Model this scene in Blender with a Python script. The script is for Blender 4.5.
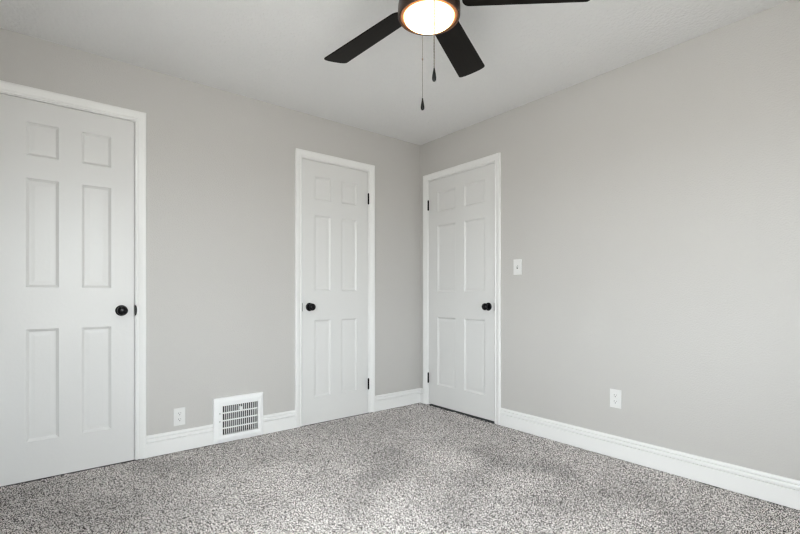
import bpy, bmesh, math
import numpy as np
from mathutils import Vector

for o in list(bpy.data.objects):
    bpy.data.objects.remove(o)
S = bpy.context.scene
COL = S.collection

# ---------------------------------------------------------------- camera
cd = bpy.data.cameras.new('camera')
cam = bpy.data.objects.new('camera', cd)
COL.objects.link(cam)
cam.location = (-2.8141, -3.1801, 1.0211)
cam.rotation_euler = (math.radians(90), 0, math.radians(-38.8985))
cd.sensor_fit = 'HORIZONTAL'
cd.sensor_width = 36.0
cd.lens = 446.3 * 36.0 / 800.0
cd.shift_y = (294.73 - 267.0) / 800.0
cd.clip_start = 0.02
S.camera = cam

# ---------------------------------------------------------------- exposure and daylight
S.view_settings.view_transform = 'Standard'
S.view_settings.look = 'None'
S.view_settings.gamma = 1.0
S.view_settings.use_curve_mapping = False
S.cycles.filter_width = 1.3
S.view_settings.exposure = 1.18
SKY_STRENGTH = 8.5
SKY_COLOR = (0.93, 0.965, 1.0)
GROUND_COLOR = (0.50, 0.48, 0.45)
w = bpy.data.worlds.new('overcast_daylight')
S.world = w
w.use_nodes = True
nt = w.node_tree
nt.nodes.clear()
tc = nt.nodes.new('ShaderNodeTexCoord')
sp = nt.nodes.new('ShaderNodeSeparateXYZ')
mr = nt.nodes.new('ShaderNodeMapRange')
mr.inputs['From Min'].default_value = -0.03
mr.inputs['From Max'].default_value = 0.06
mx = nt.nodes.new('ShaderNodeMix')
mx.data_type = 'RGBA'
bg = nt.nodes.new('ShaderNodeBackground')
wo = nt.nodes.new('ShaderNodeOutputWorld')
nt.links.new(tc.outputs['Generated'], sp.inputs[0])
nt.links.new(sp.outputs['Z'], mr.inputs['Value'])
nt.links.new(mr.outputs[0], mx.inputs['Factor'])
mx.inputs['A'].default_value = (*GROUND_COLOR, 1)
mx.inputs['B'].default_value = (*SKY_COLOR, 1)
nt.links.new(mx.outputs['Result'], bg.inputs['Color'])
bg.inputs['Strength'].default_value = SKY_STRENGTH
nt.links.new(bg.outputs[0], wo.inputs[0])

RX, RY, H = -3.075, -3.62, 2.44       # far sides of the room, ceiling height
T = 0.20                              # wall thickness
# windows behind the camera: side, from, to, sill, head
WIN = [('W', -2.9, -1.95, 0.75, 2.1), ('S', -3.0, -1.85, 0.5, 2.1)]


def portal(side, a, b, z0, z1):
    ld = bpy.data.lights.new('window_daylight', 'AREA')
    ld.shape = 'RECTANGLE'
    ld.size = b - a
    ld.size_y = z1 - z0
    ld.cycles.is_portal = True
    lo = bpy.data.objects.new('window_daylight', ld)
    COL.objects.link(lo)
    m, zc = (a + b) / 2, (z0 + z1) / 2
    if side == 'W':
        lo.location = (RX - T - 0.01, m, zc)
        lo.rotation_euler = (math.radians(90), 0, math.radians(-90))
    else:
        lo.location = (m, RY - T - 0.01, zc)
        lo.rotation_euler = (math.radians(90), 0, 0)


for wn in WIN:
    portal(*wn)


# ---------------------------------------------------------------- materials
def mat(name, color, rough=0.5, metal=0.0, spec=0.5, bump=None, coat=0.0):
    m = bpy.data.materials.new(name)
    m.use_nodes = True
    n = m.node_tree.nodes
    b = n['Principled BSDF']
    b.inputs['Base Color'].default_value = (*color, 1)
    b.inputs['Roughness'].default_value = rough
    b.inputs['Metallic'].default_value = metal
    b.inputs['Specular IOR Level'].default_value = spec
    b.inputs['Coat Weight'].default_value = coat
    if bump:
        sc, dist, det = bump
        t = n.new('ShaderNodeTexCoord')
        nz = n.new('ShaderNodeTexNoise')
        nz.inputs['Scale'].default_value = sc
        nz.inputs['Detail'].default_value = det
        bp = n.new('ShaderNodeBump')
        bp.inputs['Strength'].default_value = 1.0
        bp.inputs['Distance'].default_value = dist
        l = m.node_tree.links
        l.new(t.outputs['Object'], nz.inputs['Vector'])
        l.new(nz.outputs['Fac'], bp.inputs['Height'])
        l.new(bp.outputs[0], b.inputs['Normal'])
    return m


M_WALL = mat('grey_wall_paint', (0.546, 0.530, 0.511), 0.45, spec=0.5, bump=(130, 0.0016, 2))
M_CEIL = mat('ceiling_paint', (0.82, 0.815, 0.81), 0.8, spec=0.2, bump=(55, 0.006, 3))
M_TRIM = mat('white_trim_paint', (0.83, 0.825, 0.815), 0.35, spec=0.4)
M_DOOR = mat('white_door_paint', (0.715, 0.71, 0.70), 0.32, spec=0.4, bump=(60, 0.0004, 2))
M_BLACK = mat('matte_black_metal', (0.004, 0.004, 0.005), 0.22, spec=0.22)
M_STEEL = mat('dull_steel', (0.35, 0.35, 0.34), 0.4, metal=1.0)
M_PLATE = mat('white_plastic', (0.76, 0.755, 0.745), 0.3)
M_VENT = mat('white_enamel', (0.87, 0.87, 0.87), 0.35)
M_DARK = mat('dark_duct', (0.012, 0.012, 0.014), 0.7)
M_LOUV = mat('grey_damper_metal', (0.07, 0.072, 0.078), 0.5)
M_SLOT = mat('slot_black', (0.03, 0.03, 0.03), 0.6)
M_BRONZE = mat('bronze_fan_metal', (0.075, 0.05, 0.04), 0.32, metal=0.7)
M_COPPER = mat('copper_rim_metal', (0.75, 0.33, 0.15), 0.35, metal=0.8)
M_CHAIN = mat('chain_metal', (0.22, 0.20, 0.18), 0.35, metal=0.9)
M_FOB = mat('black_fob', (0.004, 0.004, 0.004), 0.3, spec=0.2)

# blades: near-black wood with faint grain
M_BLADE = mat('black_wood_blade', (0.008, 0.007, 0.007), 0.5, spec=0.12)
_n = M_BLADE.node_tree.nodes
_l = M_BLADE.node_tree.links
_t = _n.new('ShaderNodeTexCoord')
_mp = _n.new('ShaderNodeMapping')
_mp.inputs['Scale'].default_value = (4, 60, 60)
_nz = _n.new('ShaderNodeTexNoise')
_nz.inputs['Scale'].default_value = 2.0
_nz.inputs['Detail'].default_value = 4
_cr = _n.new('ShaderNodeValToRGB')
_cr.color_ramp.elements[0].color = (0.003, 0.003, 0.003, 1)
_cr.color_ramp.elements[1].color = (0.012, 0.009, 0.007, 1)
_l.new(_t.outputs['Object'], _mp.inputs['Vector'])
_l.new(_mp.outputs[0], _nz.inputs['Vector'])
_l.new(_nz.outputs['Fac'], _cr.inputs['Fac'])
_l.new(_cr.outputs[0], _n['Principled BSDF'].inputs['Base Color'])

# lit frosted bowl: hottest in the middle where the bulbs sit, amber at the rim
M_BOWL = mat('lit_frosted_glass', (0.9, 0.85, 0.78), 0.4)
_n = M_BOWL.node_tree.nodes
_l = M_BOWL.node_tree.links
_t = _n.new('ShaderNodeTexCoord')
_mp = _n.new('ShaderNodeMapping')
_mp.inputs['Scale'].default_value = (1, 1, 0)
_len = _n.new('ShaderNodeVectorMath')
_len.operation = 'LENGTH'
_cr = _n.new('ShaderNodeValToRGB')
_cr.color_ramp.elements[0].position = 0.0
_cr.color_ramp.elements[0].color = (1.0, 0.72, 0.42, 1)
_cr.color_ramp.elements[1].position = 1.0
_cr.color_ramp.elements[1].color = (0.55, 0.32, 0.15, 1)
_e = _cr.color_ramp.elements.new(0.88)
_e.color = (0.8, 0.48, 0.23, 1)
_ma = _n.new('ShaderNodeMath')
_ma.operation = 'DIVIDE'
_ma.inputs[1].default_value = 0.1045
_l.new(_t.outputs['Object'], _mp.inputs['Vector'])
_l.new(_mp.outputs[0], _len.inputs[0])
_l.new(_len.outputs['Value'], _ma.inputs[0])
_l.new(_ma.outputs[0], _cr.inputs['Fac'])
_b = _n['Principled BSDF']
_l.new(_cr.outputs[0], _b.inputs['Emission Color'])
_b.inputs['Emission Strength'].default_value = 3.4

# pane glass: mostly clear, slightly reflective
M_GLASS = bpy.data.materials.new('window_glass')
M_GLASS.use_nodes = True
_n = M_GLASS.node_tree.nodes
_l = M_GLASS.node_tree.links
_n.clear()
_tr = _n.new('ShaderNodeBsdfTransparent')
_tr.inputs[0].default_value = (0.95, 0.97, 0.97, 1)
_gl = _n.new('ShaderNodeBsdfGlossy')
_gl.inputs['Roughness'].default_value = 0.02
_mi = _n.new('ShaderNodeMixShader')
_mi.inputs[0].default_value = 0.06
_o = _n.new('ShaderNodeOutputMaterial')
_l.new(_tr.outputs[0], _mi.inputs[1])
_l.new(_gl.outputs[0], _mi.inputs[2])
_l.new(_mi.outputs[0], _o.inputs[0])

# carpet: flecked grey, beige and brown yarn
M_CARPET = bpy.data.materials.new('flecked_carpet')
M_CARPET.use_nodes = True
_n = M_CARPET.node_tree.nodes
_l = M_CARPET.node_tree.links
_b = _n['Principled BSDF']
_b.inputs['Roughness'].default_value = 0.95
_b.inputs['Specular IOR Level'].default_value = 0.1
_t = _n.new('ShaderNodeTexCoord')
_nz = _n.new('ShaderNodeTexNoise')
_nz.inputs['Scale'].default_value = 175
_nz.inputs['Detail'].default_value = 2
_nz.inputs['Roughness'].default_value = 0.6
_cr = _n.new('ShaderNodeValToRGB')
E_ = _cr.color_ramp.elements
E_[0].position = 0.38
E_[0].color = (0.015, 0.012, 0.011, 1)
E_[1].position = 0.59
E_[1].color = (0.93, 0.885, 0.86, 1)
for ps, c in ((0.44, (0.045, 0.038, 0.035)), (0.475, (0.33, 0.30, 0.285)), (0.515, (0.72, 0.68, 0.66))):
    e = E_.new(ps)
    e.color = (*c, 1)
_n2 = _n.new('ShaderNodeTexNoise')          # lay of the pile: wide soft tracks
_n2.inputs['Scale'].default_value = 1.7
_n2.inputs['Detail'].default_value = 2.5
_n2.inputs['Distortion'].default_value = 0.6
_r2 = _n.new('ShaderNodeMapRange')
_r2.inputs['From Min'].default_value = 0.35
_r2.inputs['From Max'].default_value = 0.62
_r2.inputs['To Min'].default_value = 0.88
_r2.inputs['To Max'].default_value = 1.04
_mm = _n.new('ShaderNodeVectorMath')
_mm.operation = 'SCALE'
_l.new(_t.outputs['Object'], _nz.inputs['Vector'])
_l.new(_t.outputs['Object'], _n2.inputs['Vector'])
_l.new(_nz.outputs['Fac'], _cr.inputs['Fac'])
_l.new(_n2.outputs['Fac'], _r2.inputs['Value'])
_l.new(_cr.outputs[0], _mm.inputs[0])
_at = _n.new('ShaderNodeAttribute')          # pile turned by feet and vacuum, plus painted light and shade
_at.attribute_name = 'pile_lay_shade'
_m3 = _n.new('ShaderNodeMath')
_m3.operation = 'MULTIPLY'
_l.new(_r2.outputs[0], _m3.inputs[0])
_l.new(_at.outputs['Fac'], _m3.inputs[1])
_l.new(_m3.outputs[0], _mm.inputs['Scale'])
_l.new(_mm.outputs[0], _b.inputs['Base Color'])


# ---------------------------------------------------------------- mesh helpers
def obj(name, bm, m, parent=None, smooth=False, loc=(0, 0, 0), bevel=0.0, angle=35):
    bmesh.ops.remove_doubles(bm, verts=bm.verts, dist=1e-6)
    bmesh.ops.recalc_face_normals(bm, faces=bm.faces)
    me = bpy.data.meshes.new(name)
    bm.to_mesh(me)
    bm.free()
    me.materials.append(m)
    o = bpy.data.objects.new(name, me)
    COL.objects.link(o)
    o.location = loc
    if parent:
        o.parent = parent
    if smooth:
        for p in me.polygons:
            p.use_smooth = True
        me.set_sharp_from_angle(angle=math.radians(angle))
    if bevel:
        md = o.modifiers.new('bevel', 'BEVEL')
        md.width = bevel
        md.segments = 3
        md.limit_method = 'ANGLE'
    return o


def structure(o):
    o['kind'] = 'structure'
    return o


def tag(o, label, cat, group=None):
    o['label'] = label
    o['category'] = cat
    if group:
        o['group'] = group
    return o


def box(bm, x0, x1, y0, y1, z0, z1):
    v = [bm.verts.new((x, y, z)) for x in (x0, x1) for y in (y0, y1) for z in (z0, z1)]
    for f in ((0, 1, 3, 2), (4, 6, 7, 5), (0, 4, 5, 1), (2, 3, 7, 6), (0, 2, 6, 4), (1, 5, 7, 3)):
        bm.faces.new([v[i] for i in f])


# wall frames: N is the wall with two doors (y=0), E the wall with the switch (x=0)
def P(side, s, z, o):
    if side == 'N':
        return Vector((s, -o, z))
    if side == 'E':
        return Vector((-o, s, z))
    if side == 'W':
        return Vector((RX + o, s, z))
    return Vector((s, RY + o, z))


def wbox(bm, side, s0, s1, z0, z1, o0, o1):
    a, b = P(side, s0, z0, o0), P(side, s1, z1, o1)
    box(bm, min(a.x, b.x), max(a.x, b.x), min(a.y, b.y), max(a.y, b.y), min(a.z, b.z), max(a.z, b.z))


def lathe(bm, prof, origin=(0, 0, 0), axis='Z', seg=48):
    """prof = [(radius, height)] revolved round an axis"""
    rings = []
    for r, h in prof:
        ring = []
        if r < 1e-6:
            pts = [(0, 0)]
        else:
            pts = [(r * math.cos(2 * math.pi * i / seg), r * math.sin(2 * math.pi * i / seg)) for i in range(seg)]
        for a, b in pts:
            p = {'Z': (a, b, h), 'Y': (a, -h, b), 'X': (-h, a, b)}[axis]
            ring.append(bm.verts.new((p[0] + origin[0], p[1] + origin[1], p[2] + origin[2])))
        rings.append(ring)
    for A, B in zip(rings, rings[1:]):
        for i in range(seg):
            j = (i + 1) % seg
            if len(A) == 1 and len(B) == 1:
                break
            if len(A) == 1:
                bm.faces.new((A[0], B[i], B[j]))
            elif len(B) == 1:
                bm.faces.new((A[i], B[0], A[j]))
            else:
                bm.faces.new((A[i], B[i], B[j], A[j]))
    for R_ in (rings[0], rings[-1]):
        if len(R_) > 1:
            bm.faces.new(R_)


# ---------------------------------------------------------------- room shell
def wall(name, side, a, b, openings, through=False):
    """solid wall; a door opening is a recess 10 cm deep, a window goes through"""
    bm = bmesh.new()
    ss = sorted({a, b} | {s for o in openings for s in o[:2]})
    zs = sorted({0.0, H} | {z for o in openings for z in o[2:]})
    depth = T if through else 0.10
    for s0, s1 in zip(ss, ss[1:]):
        for z0, z1 in zip(zs, zs[1:]):
            sm, zm = (s0 + s1) / 2, (z0 + z1) / 2
            if any(o[0] < sm < o[1] and o[2] < zm < o[3] for o in openings):
                continue
            wbox(bm, side, s0, s1, z0, z1, -depth, 0)
    if not through:
        wbox(bm, side, a, b, 0, H, -T, -depth)
    # drop the inner faces shared by neighbouring boxes
    bmesh.ops.remove_doubles(bm, verts=bm.verts, dist=1e-6)
    seen = {}
    for f in bm.faces:
        seen.setdefault(tuple(round(c, 4) for c in f.calc_center_median()), []).append(f)
    bmesh.ops.delete(bm, geom=[f for fs in seen.values() if len(fs) > 1 for f in fs], context='FACES_ONLY')
    return structure(obj(name, bm, M_WALL))


JAMB = 0.018
GAP = 0.003
DOORS = {  # n: side, leaf from, leaf to, leaf top, panel columns, knob on the low side?
    1: ('N', -2.990, -2.361, 2.092, ((-2.873, -2.731), (-2.624, -2.480))),
    2: ('N', -1.223, -0.604, 2.083, ((-1.117, -0.968), (-0.868, -0.716))),
    3: ('E', -0.887, -0.118, 2.071, ((-0.787, -0.558), (-0.455, -0.229))),
}
VENT = (-1.893, -1.545, 0.0, 0.311)


def opening(n):
    side, a, b, zt, _ = DOORS[n]
    return (a - GAP - JAMB, b + GAP + JAMB, 0.0, zt + GAP + JAMB)


vent_hole = (VENT[0] + 0.03, VENT[1] - 0.03, 0.035, VENT[3] - 0.035)
wall('wall_left', 'N', RX - T, T, [opening(1), opening(2), vent_hole])
wall('wall_right', 'E', RY - T, 0.0, [opening(3)])
wall('wall_west', 'W', RY, 0.0, [WIN[0][1:]], True)
wall('wall_south', 'S', RX - T, 0.0, [WIN[1][1:]], True)

bm = bmesh.new()
box(bm, RX - T, T, RY - T, T, H, H + 0.15)
structure(obj('ceiling', bm, M_CEIL))

# carpeted floor: the pile is real relief, loops a few millimetres high
rng = np.random.default_rng(7)
step = 0.0045
nx = int((0.0 - RX) / step)
ny = int((0.0 - RY) / step)


def blur(a, k):
    for _ in range(k):
        a = (a + np.roll(a, 1, 0) + np.roll(a, -1, 0) + np.roll(a, 1, 1) + np.roll(a, -1, 1)) / 5
    return a


h = rng.random((nx, ny)).astype(np.float32)
h1 = blur(h, 1)
h1 = (h1 - h1.mean()) / h1.std()
h2 = blur(rng.random((nx, ny)).astype(np.float32), 6)
h2 = (h2 - h2.mean()) / h2.std()
zz = 0.0022 * np.clip(h1, -2.2, 2.2) + 0.0010 * h2
zz = zz - 0.006
gx = np.linspace(RX, 0, nx)
gy = np.linspace(RY, 0, ny)
X, Y = np.meshgrid(gx, gy, indexing='ij')
jx = (rng.random((nx, ny)) - 0.5) * step * 0.7
jy = (rng.random((nx, ny)) - 0.5) * step * 0.7
jx[[0, -1], :] = 0
jx[:, [0, -1]] = 0
jy[[0, -1], :] = 0
jy[:, [0, -1]] = 0
co = np.stack([X + jx, Y + jy, zz], -1).reshape(-1, 3).astype(np.float32)
idx = np.arange(nx * ny).reshape(nx, ny)
quads = np.stack([idx[:-1, :-1], idx[1:, :-1], idx[1:, 1:], idx[:-1, 1:]], -1).reshape(-1, 4)
me = bpy.data.meshes.new('floor')
me.vertices.add(len(co))
me.vertices.foreach_set('co', co.ravel())
me.loops.add(quads.size)
me.loops.foreach_set('vertex_index', quads.ravel().astype(np.int32))
me.polygons.add(len(quads))
me.polygons.foreach_set('loop_start', (np.arange(len(quads)) * 4).astype(np.int32))
me.polygons.foreach_set('use_smooth', np.ones(len(quads), dtype=bool))
me.update(calc_edges=True)
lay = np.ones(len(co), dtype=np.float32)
TRACKS_AND_SHADE = [  # polyline on the floor, half width, change in tone; pile marks and painted light falloff
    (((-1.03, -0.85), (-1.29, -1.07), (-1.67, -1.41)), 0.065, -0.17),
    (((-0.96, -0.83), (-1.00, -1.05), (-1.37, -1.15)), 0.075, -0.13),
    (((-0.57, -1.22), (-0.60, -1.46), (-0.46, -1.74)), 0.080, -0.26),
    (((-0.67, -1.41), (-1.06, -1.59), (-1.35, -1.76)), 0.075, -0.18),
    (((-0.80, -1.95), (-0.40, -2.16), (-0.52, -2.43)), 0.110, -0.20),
    (((-2.96, -0.27), (-2.57, -0.83)), 0.220, -0.26),  # dimmer far-left floor, shade painted into the carpet tone
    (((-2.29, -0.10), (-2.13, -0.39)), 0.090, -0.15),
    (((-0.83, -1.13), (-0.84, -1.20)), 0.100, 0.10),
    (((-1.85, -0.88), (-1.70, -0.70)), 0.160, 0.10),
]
for pts, wid, amp in TRACKS_AND_SHADE:
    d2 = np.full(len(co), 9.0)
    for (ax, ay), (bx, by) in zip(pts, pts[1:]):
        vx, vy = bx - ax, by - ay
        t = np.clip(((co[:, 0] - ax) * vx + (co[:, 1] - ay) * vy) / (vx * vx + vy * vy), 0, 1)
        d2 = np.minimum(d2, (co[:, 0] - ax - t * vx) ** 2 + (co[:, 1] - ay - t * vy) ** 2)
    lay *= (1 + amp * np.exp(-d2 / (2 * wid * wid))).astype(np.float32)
at = me.attributes.new('pile_lay_shade', 'FLOAT', 'POINT')
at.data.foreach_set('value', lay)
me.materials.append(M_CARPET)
fl = bpy.data.objects.new('floor', me)
COL.objects.link(fl)
structure(fl)
bm = bmesh.new()
box(bm, RX - T, T, RY - T, T, -0.12, -0.014)
obj('subfloor', bm, M_DARK, fl)

# ---------------------------------------------------------------- casings, jambs, baseboards
CAS = [(0, 0), (0, 0.007), (0.002, 0.0095), (0.010, 0.0110), (0.0145, 0.0060), (0.0185, 0.0090),
       (0.034, 0.0135), (0.044, 0.0172), (0.051, 0.0178), (0.055, 0.0165), (0.057, 0.0130), (0.057, 0)]
BASE = [(0, 0), (0, 0.014), (0.0895, 0.014), (0.0905, 0.0050), (0.0940, 0.0050), (0.0955, 0.0125), (0.103, 0.0145), (0.110, 0.013),
        (0.1150, 0.0115), (0.1162, 0.0035), (0.1190, 0.0035), (0.1205, 0.0098), (0.127, 0.0100), (0.133, 0.0075), (0.136, 0.004), (0.136, 0)]


def casing(bm, side, a, b, zt, z0=0.0, closed=False):
    cols = []
    for d, o in CAS:
        pts = [(a - d, z0 - (d if closed else 0)), (a - d, zt + d), (b + d, zt + d), (b + d, z0 - (d if closed else 0))]
        cols.append([bm.verts.new(P(side, s, z, o)) for s, z in pts])
    for A, B in zip(cols, cols[1:]):
        for i in range(4 if closed else 3):
            j = (i + 1) % 4
            bm.faces.new((A[i], A[j], B[j], B[i]))
    if not closed:
        bm.faces.new([c[0] for c in cols])
        bm.faces.new([c[3] for c in cols])


def baseboard(bm, side, a, b):
    A = [bm.verts.new(P(side, a, z, o)) for z, o in BASE]
    B = [bm.verts.new(P(side, b, z, o)) for z, o in BASE]
    for i in range(len(BASE) - 1):
        bm.faces.new((A[i], A[i + 1], B[i + 1], B[i]))
    bm.faces.new(A)
    bm.faces.new(B)


def door(n):
    side, a, b, zt, cols = DOORS[n]
    # trim: jamb, stop and mitred casing
    bm = bmesh.new()
    ja, jb, jz = a - GAP, b + GAP, zt + GAP
    for s0, s1, z0, z1 in ((ja - JAMB, ja, 0, jz + JAMB), (jb, jb + JAMB, 0, jz + JAMB), (ja, jb, jz, jz + JAMB)):
        wbox(bm, side, s0, s1, z0, z1, -0.099, 0.0)
    for s0, s1, z0, z1 in ((ja, ja + 0.012, 0, jz), (jb - 0.012, jb, 0, jz), (ja + 0.012, jb - 0.012, jz - 0.012, jz)):
        wbox(bm, side, s0, s1, z0, z1, -0.075, -0.042)
    casing(bm, side, ja - 0.005, jb + 0.005, jz + 0.005)
    tr = structure(obj('trim_%d' % n, bm, M_TRIM, smooth=True, angle=50))
    # leaf with six moulded panels
    dz = zt - 2.083
    zb = {1: 0.000, 2: -0.002, 3: 0.012}[n]
    if n == 3:
        dz = -0.003
    rows = ((0.205 + dz, 0.821 + dz), (1.053 + dz, 1.653 + dz), (1.777 + dz, 1.960 + dz))
    bm = bmesh.new()
    F = -0.004
    K = -0.039

    def q(*pts):
        bm.faces.new([bm.verts.new(P(side, *p)) for p in pts])
    ss = [a, cols[0][0], cols[0][1], cols[1][0], cols[1][1], b]
    zs = [zb, *rows[0], *rows[1], *rows[2], zt]
    for i in range(5):
        for k in range(7):
            s0, s1, z0, z1 = ss[i], ss[i + 1], zs[k], zs[k + 1]
            if i in (1, 3) and k in (1, 3, 5):
                rings = [(0, 0), (0.0015, -0.0040), (0.006, -0.0065), (0.0125, -0.0115), (0.0145, -0.0120),
                         (0.022, -0.0120), (0.038, -0.0108)]
                for (d0, e0), (d1, e1) in zip(rings, rings[1:]):
                    c0 = [(s0 + d0, z0 + d0), (s1 - d0, z0 + d0), (s1 - d0, z1 - d0), (s0 + d0, z1 - d0)]
                    c1 = [(s0 + d1, z0 + d1), (s1 - d1, z0 + d1), (s1 - d1, z1 - d1), (s0 + d1, z1 - d1)]
                    for m in range(4):
                        r = (m + 1) % 4
                        q((*c0[m], F + e0), (*c0[r], F + e0), (*c1[r], F + e1), (*c1[m], F + e1))
                d, e = rings[-1]
                q((s0 + d, z0 + d, F + e), (s1 - d, z0 + d, F + e), (s1 - d, z1 - d, F + e), (s0 + d, z1 - d, F + e))
            else:
                q((s0, z0, F), (s1, z0, F), (s1, z1, F), (s0, z1, F))
    for k in range(7):                                   # edges
        for s in (a, b):
            q((s, zs[k], F), (s, zs[k + 1], F), (s, zs[k + 1], K), (s, zs[k], K))
    for i in range(5):
        for z in (zb, zt):
            q((ss[i], z, F), (ss[i + 1], z, F), (ss[i + 1], z, K), (ss[i], z, K))
    for i in range(5):
        for k in range(7):
            q((ss[i], zs[k], K), (ss[i + 1], zs[k], K), (ss[i + 1], zs[k + 1], K), (ss[i], zs[k + 1], K))
    leaf = structure(obj('door_%d' % n, bm, M_DOOR))
    # knob: round rose, neck and flattened ball
    ks = {1: b - 0.066, 2: a + 0.062, 3: a + 0.062}[n]
    kz = 0.925
    ax = {'N': 'Y', 'E': 'X'}[side]
    o = P(side, ks, kz, F)
    bm = bmesh.new()
    lathe(bm, [(0.0, 0), (0.033, 0.0), (0.033, 0.003), (0.031, 0.006), (0.026, 0.008), (0.014, 0.009), (0.0, 0.009)], axis=ax)
    rose = obj('door_rose', bm, M_BLACK, leaf, True, o)
    bm = bmesh.new()
    prof = [(0.0, 0.008), (0.012, 0.008), (0.0115, 0.018), (0.0125, 0.025), (0.017, 0.0285), (0.0235, 0.033), (0.0275, 0.040), (0.0285, 0.046),
            (0.0270, 0.052), (0.0225, 0.058), (0.015, 0.0620), (0.008, 0.0635), (0.0, 0.064)]
    lathe(bm, prof, axis=ax)
    obj('door_knob', bm, M_BLACK, leaf, True, o)
    # strike lip in the jamb beside the knob
    bm = bmesh.new()
    es = {1: b + GAP, 2: a - GAP, 3: a - GAP}[n]
    sg = 1 if n == 1 else -1
    z0_, hh = kz, 0.033
    N = 12
    pr, bk = [], []
    for i in range(N + 1):
        t = -1 + 2 * i / N
        wd = 0.003 + 0.0085 * math.sqrt(max(0, 1 - t * t)) if n == 1 else 0.004 + 0.004 * math.sqrt(max(0, 1 - t * t))
        pr.append((es + sg * wd, z0_ + hh * t))
        bk.append((es, z0_ + hh * t))
    loop = bk + pr[::-1]
    f = [bm.verts.new(P(side, s, z, 0.0005)) for s, z in loop]
    g = [bm.verts.new(P(side, s, z, 0.0110 if n == 1 else 0.0095)) for s, z in loop]
    bm.faces.new(f)
    bm.faces.new(g)
    for i in range(len(loop)):
        j = (i + 1) % len(loop)
        bm.faces.new((f[i], f[j], g[j], g[i]))
    sp_ = obj('strike_plate', bm, M_BLACK if n == 1 else M_STEEL, tr)
    # hinges: knuckle barrel with tips
    hs = a - GAP / 2 if n == 1 else b + GAP / 2
    for hz in (0.251, 1.850):
        bm = bmesh.new()
        c = P(side, hs, hz, 0.005)
        lathe(bm, [(0, -0.0485), (0.004, -0.0485), (0.0045, -0.045), (0.0072, -0.045), (0.0072, -0.0275), (0.0066, -0.027), (0.0072, -0.0265),
                   (0.0072, -0.0095), (0.0066, -0.009), (0.0072, -0.0085), (0.0072, 0.0085), (0.0066, 0.009), (0.0072, 0.0095),
                   (0.0072, 0.0265), (0.0066, 0.027), (0.0072, 0.0275), (0.0072, 0.045), (0.0045, 0.045), (0.004, 0.0485), (0, 0.0485)], seg=20)
        obj('hinge', bm, M_BLACK, leaf, True, c)
    return leaf, tr


for n in (1, 2, 3):
    door(n)


def edge(n):
    side, a, b, zt, _ = DOORS[n]
    return a - GAP - 0.005 - 0.057, b + GAP + 0.005 + 0.057


bm = bmesh.new()
baseboard(bm, 'N', edge(1)[1], VENT[0])
baseboard(bm, 'N', VENT[1], edge(2)[0])
baseboard(bm, 'N', edge(2)[1], 0.0)
structure(obj('baseboard_left', bm, M_TRIM, smooth=True, angle=50))
bm = bmesh.new()
baseboard(bm, 'E', RY + 0.014, edge(3)[0])
structure(obj('baseboard_right', bm, M_TRIM, smooth=True, angle=50))
bm = bmesh.new()
baseboard(bm, 'E', edge(3)[1], -0.014)
structure(obj('baseboard_corner', bm, M_TRIM, smooth=True, angle=50))
bm = bmesh.new()
baseboard(bm, 'W', RY + 0.014, -0.03)
structure(obj('baseboard_west', bm, M_TRIM, smooth=True, angle=50))
bm = bmesh.new()
baseboard(bm, 'S', RX + 0.014, 0.0)
structure(obj('baseboard_south', bm, M_TRIM, smooth=True, angle=50))


# ---------------------------------------------------------------- windows behind the camera
def window(n, side, a, b, z0, z1):
    bm = bmesh.new()
    for s0, s1, c0, c1 in ((a, a + 0.02, z0, z1), (b - 0.02, b, z0, z1), (a + 0.02, b - 0.02, z1 - 0.02, z1), (a + 0.02, b - 0.02, z0, z0 + 0.02)):
        wbox(bm, side, s0, s1, c0, c1, -T + 0.001, 0.0)
    casing(bm, side, a + 0.005, b - 0.005, z1 - 0.005, z0 + 0.005, True)
    fr = structure(obj('window_%d' % n, bm, M_TRIM))
    zm = (z0 + z1) / 2
    for c0, c1, o in ((z0 + 0.02, zm + 0.02, -0.09), (zm - 0.02, z1 - 0.02, -0.125)):
        bm = bmesh.new()
        a1, b1 = a + 0.02, b - 0.02
        for s0, s1, d0, d1 in ((a1, a1 + 0.04, c0, c1), (b1 - 0.04, b1, c0, c1), (a1 + 0.04, b1 - 0.04, c1 - 0.04, c1), (a1 + 0.04, b1 - 0.04, c0, c0 + 0.04)):
            wbox(bm, side, s0, s1, d0, d1, o - 0.015, o + 0.015)
        sash = obj('sash', bm, M_TRIM, fr)
        bm = bmesh.new()
        wbox(bm, side, a1 + 0.04, b1 - 0.04, c0 + 0.04, c1 - 0.04, o - 0.002, o + 0.002)
        obj('glass_pane', bm, M_GLASS, sash)


for i, wn in enumerate(WIN):
    window(i + 1, *wn)


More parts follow.
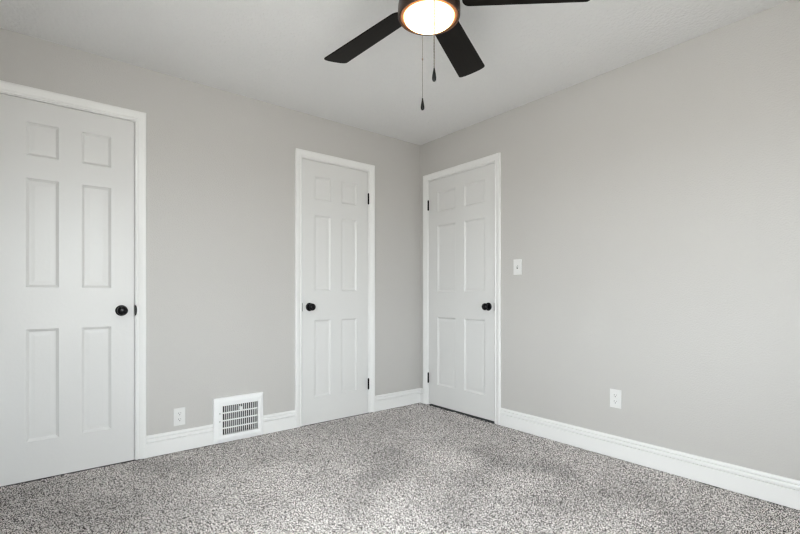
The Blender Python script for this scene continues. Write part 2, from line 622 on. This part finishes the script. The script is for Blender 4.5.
# ---------------------------------------------------------------- wall register
def register():
    a, b, z0, z1 = VENT
    root = bpy.data.objects.new('air_register', None)
    COL.objects.link(root)
    root.location = ((a + b) / 2, 0, 0)
    tag(root, 'white metal air register with four rows of slots, set into the baseboard', 'vent')
    W, Hh = b - a, z1 - z0
    O = (-W / 2, -W / 2 + W)
    # slotted field limits
    fa, fb, fz0, fz1 = -W / 2 + 0.058, W / 2 - 0.042, 0.052, 0.253
    bm = bmesh.new()

    def ring(p0, p1):
        (s0, s1, c0, c1, o0), (t0, t1, d0, d1, o1) = p0, p1
        A = [(s0, c0), (s1, c0), (s1, c1), (s0, c1)]
        B = [(t0, d0), (t1, d0), (t1, d1), (t0, d1)]
        for i in range(4):
            j = (i + 1) % 4
            bm.faces.new([bm.verts.new((s, -o, z)) for s, z, o in ((*A[i], o0), (*A[j], o0), (*B[j], o1), (*B[i], o1))])
    L = [(O[0], O[1], z0, z1, 0.0005), (O[0], O[1], z0, z1, 0.017), (O[0] + 0.002, O[1] - 0.002, z0 + 0.002, z1 - 0.002, 0.019),
         (O[0] + 0.030, O[1] - 0.022, z0 + 0.030, z1 - 0.028, 0.027), (O[0] + 0.034, O[1] - 0.026, z0 + 0.034, z1 - 0.032, 0.027),
         (fa, fb, fz0, fz1, 0.025), (fa, fb, fz0, fz1, 0.008), (O[0] + 0.02, O[1] - 0.02, z0 + 0.02, z1 - 0.02, 0.006), (O[0], O[1], z0, z1, 0.0005)]
    for p0, p1 in zip(L, L[1:]):
        ring(p0, p1)
    obj('register_frame', bm, M_VENT, root)
    # grille: cross bars and fine vertical bars
    bm = bmesh.new()
    rows = 4
    bar = 0.0085
    rh = (fz1 - fz0 - bar * 3) / 4
    for r in range(3):
        c = fz0 + (r + 1) * rh + r * bar
        box(bm, fa, fb, -0.0255, -0.018, c, c + bar)
    nb = 18
    for i in range(1, nb):
        s = fa + (fb - fa) * i / nb
        box(bm, s - 0.0021, s + 0.0021, -0.0245, -0.021, fz0, fz1)
    obj('grille', bm, M_VENT, root)
    bm = bmesh.new()
    for i in range(6):                                    # damper blades in the duct mouth
        c = fz0 + 0.012 + i * (fz1 - fz0 - 0.012) / 6
        v = [bm.verts.new(p) for p in ((fa - 0.01, 0.004, c), (fb + 0.01, 0.004, c), (fb + 0.01, 0.024, c + 0.028), (fa - 0.01, 0.024, c + 0.028),
                                       (fa - 0.01, 0.0052, c - 0.001), (fb + 0.01, 0.0052, c - 0.001), (fb + 0.01, 0.0252, c + 0.027), (fa - 0.01, 0.0252, c + 0.027))]
        for f in ((0, 1, 2, 3), (7, 6, 5, 4), (0, 4, 5, 1), (1, 5, 6, 2), (2, 6, 7, 3), (3, 7, 4, 0)):
            bm.faces.new([v[k] for k in f])
    obj('damper_blade', bm, M_LOUV, root)
    bm = bmesh.new()
    box(bm, fa - 0.018, fb + 0.004, 0.060, 0.097, 0.036, 0.274)
    obj('duct', bm, M_DARK, root)
    # damper lever
    bm = bmesh.new()
    c = (fa + fb) / 2 - 0.004
    box(bm, c - 0.004, c + 0.004, -0.040, -0.012, fz1 - 0.040, fz1 - 0.018)
    box(bm, c - 0.008, c + 0.010, -0.042, -0.038, fz1 - 0.038, fz1 - 0.016)
    obj('damper_lever', bm, M_VENT, root, bevel=0.001)
    for s, z in ((O[0] + 0.038, 0.205), (O[0] + 0.038, 0.150)):
        bm = bmesh.new()
        lathe(bm, [(0, 0), (0.0042, 0), (0.0038, 0.0016), (0, 0.0022)], axis='Y', seg=16)
        obj('screw', bm, M_STEEL, root, True, (s, -0.0268, z))


register()


# ---------------------------------------------------------------- outlets and switch
def cover_plate(bm, w_, h_, t):
    prof = [(0, 0.0002), (0, t - 0.002), (0.001, t - 0.0008), (0.003, t), ]
    for (d0, o0), (d1, o1) in zip(prof, prof[1:]):
        A = [(-w_ + d0, -h_ + d0), (w_ - d0, -h_ + d0), (w_ - d0, h_ - d0), (-w_ + d0, h_ - d0)]
        B = [(-w_ + d1, -h_ + d1), (w_ - d1, -h_ + d1), (w_ - d1, h_ - d1), (-w_ + d1, h_ - d1)]
        for i in range(4):
            j = (i + 1) % 4
            bm.faces.new([bm.verts.new((s, -o, z)) for s, z, o in ((*A[i], o0), (*A[j], o0), (*B[j], o1), (*B[i], o1))])
    d, o = prof[-1]
    bm.faces.new([bm.verts.new((s, -o, z)) for s, z in ((-w_ + d, -h_ + d), (w_ - d, -h_ + d), (w_ - d, h_ - d), (-w_ + d, h_ - d))])
    bm.faces.new([bm.verts.new((s, -0.0002, z)) for s, z in ((-w_, -h_), (w_, -h_), (w_, h_), (-w_, h_))])


def disc_prism(bm, pts, o0, o1):
    f = [bm.verts.new((s, -o0, z)) for s, z in pts]
    g = [bm.verts.new((s, -o1, z)) for s, z in pts]
    bm.faces.new(f)
    bm.faces.new(g)
    for i in range(len(pts)):
        j = (i + 1) % len(pts)
        bm.faces.new((f[i], f[j], g[j], g[i]))


def outlet(name, loc, rz, label):
    root = bpy.data.objects.new(name, None)
    COL.objects.link(root)
    root.location = loc
    root.rotation_euler = (0, 0, rz)
    tag(root, label, 'outlet', 'wall outlets')
    bm = bmesh.new()
    cover_plate(bm, 0.035, 0.0575, 0.0055)
    obj('cover_plate', bm, M_PLATE, root)
    for zc in (0.0195, -0.0195):
        bm = bmesh.new()
        pts = []
        for i in range(40):
            t = 2 * math.pi * i / 40
            pts.append((0.0172 * math.cos(t), zc + max(-0.0138, min(0.0138, 0.0172 * math.sin(t)))))
        disc_prism(bm, pts, 0.004, 0.0072)
        rc = obj('receptacle', bm, M_PLATE, root)
        bm = bmesh.new()
        box(bm, -0.0078, -0.0052, -0.00735, -0.006, zc + 0.0005, zc + 0.0085)
        box(bm, 0.0052, 0.0078, -0.00735, -0.006, zc + 0.0015, zc + 0.0075)
        disc_prism(bm, [(0.003 * math.cos(2 * math.pi * i / 16), zc - 0.0065 + 0.003 * math.sin(2 * math.pi * i / 16)) for i in range(16)], 0.006, 0.00735)
        obj('slots', bm, M_SLOT, rc)
    bm = bmesh.new()
    lathe(bm, [(0, 0), (0.003, 0), (0.0028, 0.0012), (0, 0.0016)], axis='Y', seg=16)
    obj('screw', bm, M_PLATE, root, True, (0, -0.0054, 0))
    return root


outlet('wall_outlet', (-2.103, 0, 0.224), 0, 'white double outlet low on the wall between the left door and the air register')
outlet('wall_outlet', (0, -1.850, 0.369), math.radians(-90), 'white double outlet low on the right-hand wall below and right of the switch')

root = bpy.data.objects.new('light_switch', None)
COL.objects.link(root)
root.location = (0, -1.111, 1.230)
root.rotation_euler = (0, 0, math.radians(-90))
tag(root, 'white single toggle light switch on the wall right of the corner door', 'light switch')
bm = bmesh.new()
cover_plate(bm, 0.036, 0.0585, 0.0055)
obj('cover_plate', bm, M_PLATE, root)
bm = bmesh.new()
box(bm, -0.0052, 0.0052, -0.0062, -0.004, -0.0120, 0.0120)
obj('toggle_slot', bm, M_LOUV, root)
bm = bmesh.new()
v = [bm.verts.new(p) for p in ((-0.004, -0.005, -0.006), (0.004, -0.005, -0.006), (0.004, -0.005, 0.008), (-0.004, -0.005, 0.008),
                               (-0.0035, -0.017, 0.004), (0.0035, -0.017, 0.004), (0.0035, -0.015, 0.012), (-0.0035, -0.015, 0.012))]
for f in ((0, 1, 2, 3), (4, 5, 6, 7), (0, 1, 5, 4), (1, 2, 6, 5), (2, 3, 7, 6), (3, 0, 4, 7)):
    bm.faces.new([v[k] for k in f])
obj('toggle', bm, M_PLATE, root, bevel=0.0006)
for z in (0.030, -0.030):
    bm = bmesh.new()
    lathe(bm, [(0, 0), (0.003, 0), (0.0028, 0.0012), (0, 0.0016)], axis='Y', seg=16)
    obj('screw', bm, M_PLATE, root, True, (0, -0.0054, z))

# ---------------------------------------------------------------- ceiling fan with light
HUB = Vector((-1.5617, -1.8189, 0))
BZ = 2.25
fan = bpy.data.objects.new('ceiling_fan', None)
COL.objects.link(fan)
fan.location = (HUB.x, HUB.y, H)
tag(fan, 'black five-blade ceiling fan with lit round glass bowl and two pull chains', 'ceiling fan')
Z = lambda z: z - H
bm = bmesh.new()
lathe(bm, [(0, Z(H)), (0.075, Z(H)), (0.075, Z(H) - 0.02), (0.066, Z(H) - 0.05), (0.03, Z(H) - 0.062), (0, Z(H) - 0.062)])
obj('canopy', bm, M_BRONZE, fan, True)
bm = bmesh.new()
lathe(bm, [(0, Z(2.382)), (0.07, Z(2.382)), (0.105, Z(2.37)), (0.125, Z(2.345)), (0.130, Z(2.30)), (0.122, Z(2.272)), (0.10, Z(2.262)), (0, Z(2.262))])
obj('motor_housing', bm, M_BRONZE, fan, True)
bm = bmesh.new()      # cup that holds the glass
lathe(bm, [(0, Z(2.262)), (0.085, Z(2.262)), (0.112, Z(2.254)), (0.123, Z(2.240)), (0.1275, Z(2.215)), (0.1285, Z(2.190)), (0.1285, Z(2.172)),
           (0.1260, Z(2.1655)), (0.1215, Z(2.1655)), (0.1195, Z(2.170)), (0.1190, Z(2.205)), (0, Z(2.205))], seg=96)
obj('light_fitter', bm, M_BRONZE, fan, True)
bm = bmesh.new()      # inner reflector lip
lathe(bm, [(0.1190, Z(2.204)), (0.1190, Z(2.1720)), (0.1165, Z(2.1690)), (0.1075, Z(2.1680)), (0.1045, Z(2.1700)), (0.1045, Z(2.204))], seg=96)
obj('fitter_rim', bm, M_COPPER, fan, True)
bm = bmesh.new()
pf = [(0.1035, 0.036), (0.1035, 0.002)]
for i in range(1, 15):
    t = i / 14 * math.pi / 2
    pf.append((0.1035 * math.cos(t), -0.038 * math.sin(t) + 0.002))
pf[-1] = (0, -0.036)
lathe(bm, [(0, 0.036)] + pf, seg=96)
obj('light_bowl', bm, M_BOWL, fan, True, (0, 0, Z(2.166)))


def blade_mesh():
    R0, R1, W0, W1 = 0.136, 0.6585, 0.0590, 0.0736
    pts = []

    def arc(cx, cy, r, a0, a1, n=8):
        for i in range(n + 1):
            t = math.radians(a0 + (a1 - a0) * i / n)
            pts.append((cx + r * math.cos(t), cy + r * math.sin(t)))
    rt = 0.016
    arc(R1 - rt, -W1 + rt, rt, -88, -8)
    for i in range(1, 8):                                  # bowed tip
        y = (-W1 + rt) + 2 * (W1 - rt) * i / 8
        pts.append((R1 + 0.006 * (1 - (y / W1) ** 2), y))
    arc(R1 - rt, W1 - rt, rt, 8, 88)
    rr = 0.032
    arc(R0 + rr, W0 - rr, rr, 92, 180)
    arc(R0 + rr, -W0 + rr, rr, 180, 268)
    bm = bmesh.new()
    f = [bm.verts.new((x, y, -0.003)) for x, y in pts]
    g = [bm.verts.new((x, y, 0.003)) for x, y in pts]
    bm.faces.new(f)
    bm.faces.new(g)
    for i in range(len(pts)):
        j = (i + 1) % len(pts)
        bm.faces.new((f[i], f[j], g[j], g[i]))
    return bm


def bracket_mesh():
    bm = bmesh.new()
    outline = [(0.10, -0.018), (0.15, -0.020), (0.185, -0.032), (0.205, -0.030), (0.212, -0.018), (0.212, 0.018), (0.205, 0.030), (0.185, 0.032), (0.15, 0.020), (0.10, 0.018)]
    f = [bm.verts.new((x, y, 0.0032)) for x, y in outline]
    g = [bm.verts.new((x, y, 0.0075)) for x, y in outline]
    bm.faces.new(f)
    bm.faces.new(g)
    for i in range(len(outline)):
        j = (i + 1) % len(outline)
        bm.faces.new((f[i], f[j], g[j], g[i]))
    return bm


blade = obj('fan_blade', blade_mesh(), M_BLADE, fan, bevel=0.0015)
brk = obj('blade_bracket', bracket_mesh(), M_BRONZE, blade)
for k in range(5):
    b_ = blade if k == 0 else blade.copy()
    if k:
        COL.objects.link(b_)
        c_ = brk.copy()
        c_.parent = b_
        COL.objects.link(c_)
    b_.rotation_mode = 'XYZ'
    b_.rotation_euler = (math.radians(-12.4), math.atan(0.0169), math.radians(95.42 - 72 * k + (0, 2.9, 2.6, 2.0, 1.0)[k]))
    b_.location = (0, 0, Z(BZ + (-0.006, 0, 0.005, 0, 0)[k]))

# pull chains: strings of small beads with a tapered fob
ya = math.radians(38.8985)
FW = Vector((math.sin(ya), math.cos(ya), 0))
RT = Vector((math.cos(ya), -math.sin(ya), 0))
for (dl, df, ztop, zjoint, r) in ((0.0111, -0.1335, 2.190, 2.060, 0.0029), (-0.0200, 0.1335, 2.190, 2.065, 0.0013)):
    p0 = RT * dl + FW * df
    bm = bmesh.new()
    zb_ = 1.886
    prof = []
    z = ztop
    while z > zb_:
        for t in (0, 30, 60, 90, 120, 150, 180):
            prof.append((max(r * math.sin(math.radians(t)), r * 0.55), z - r + r * math.cos(math.radians(t)) - H))
        z -= 2 * r
    lathe(bm, prof, seg=8)
    ch = obj('pull_chain', bm, M_CHAIN, fan, True, (p0.x, p0.y, 0), angle=80)
    bm = bmesh.new()
    lathe(bm, [(0, 0.006), (0.0015, 0.006), (0.0030, 0.003), (0.0030, -0.003), (0.0015, -0.006), (0, -0.006)], seg=12)
    obj('connector', bm, M_CHAIN, ch, True, (0, 0, Z(zjoint)))
    bm = bmesh.new()
    lathe(bm, [(0, 0.004), (0.0026, 0.004), (0.0034, -0.003), (0.0050, -0.012), (0.0074, -0.026), (0.0083, -0.036), (0.0076, -0.043), (0.0045, -0.048), (0, -0.049)], seg=20)
    obj('fob', bm, M_FOB, ch, True, (0, 0, Z(1.888)))
    bm = bmesh.new()                                       # little arm from the fitter to the chain
    q0 = p0.normalized() * 0.122
    a_, b2 = q0 - p0, Vector((0, 0, 0))
    n_ = Vector((0, 0, 1)).cross((b2 - a_).normalized()) * 0.002 if (b2 - a_).length > 1e-4 else Vector((0.002, 0, 0))
    vs = [bm.verts.new((p.x + s * n_.x, p.y + s * n_.y, Z(ztop) + dz)) for p in (a_, b2) for s in (-1, 1) for dz in (-0.002, 0.002)]
    for f in ((0, 1, 3, 2), (4, 6, 7, 5), (0, 4, 5, 1), (2, 3, 7, 6), (0, 2, 6, 4), (1, 5, 7, 3)):
        bm.faces.new([vs[i] for i in f])
    obj('chain_guide', bm, M_BRONZE, ch)
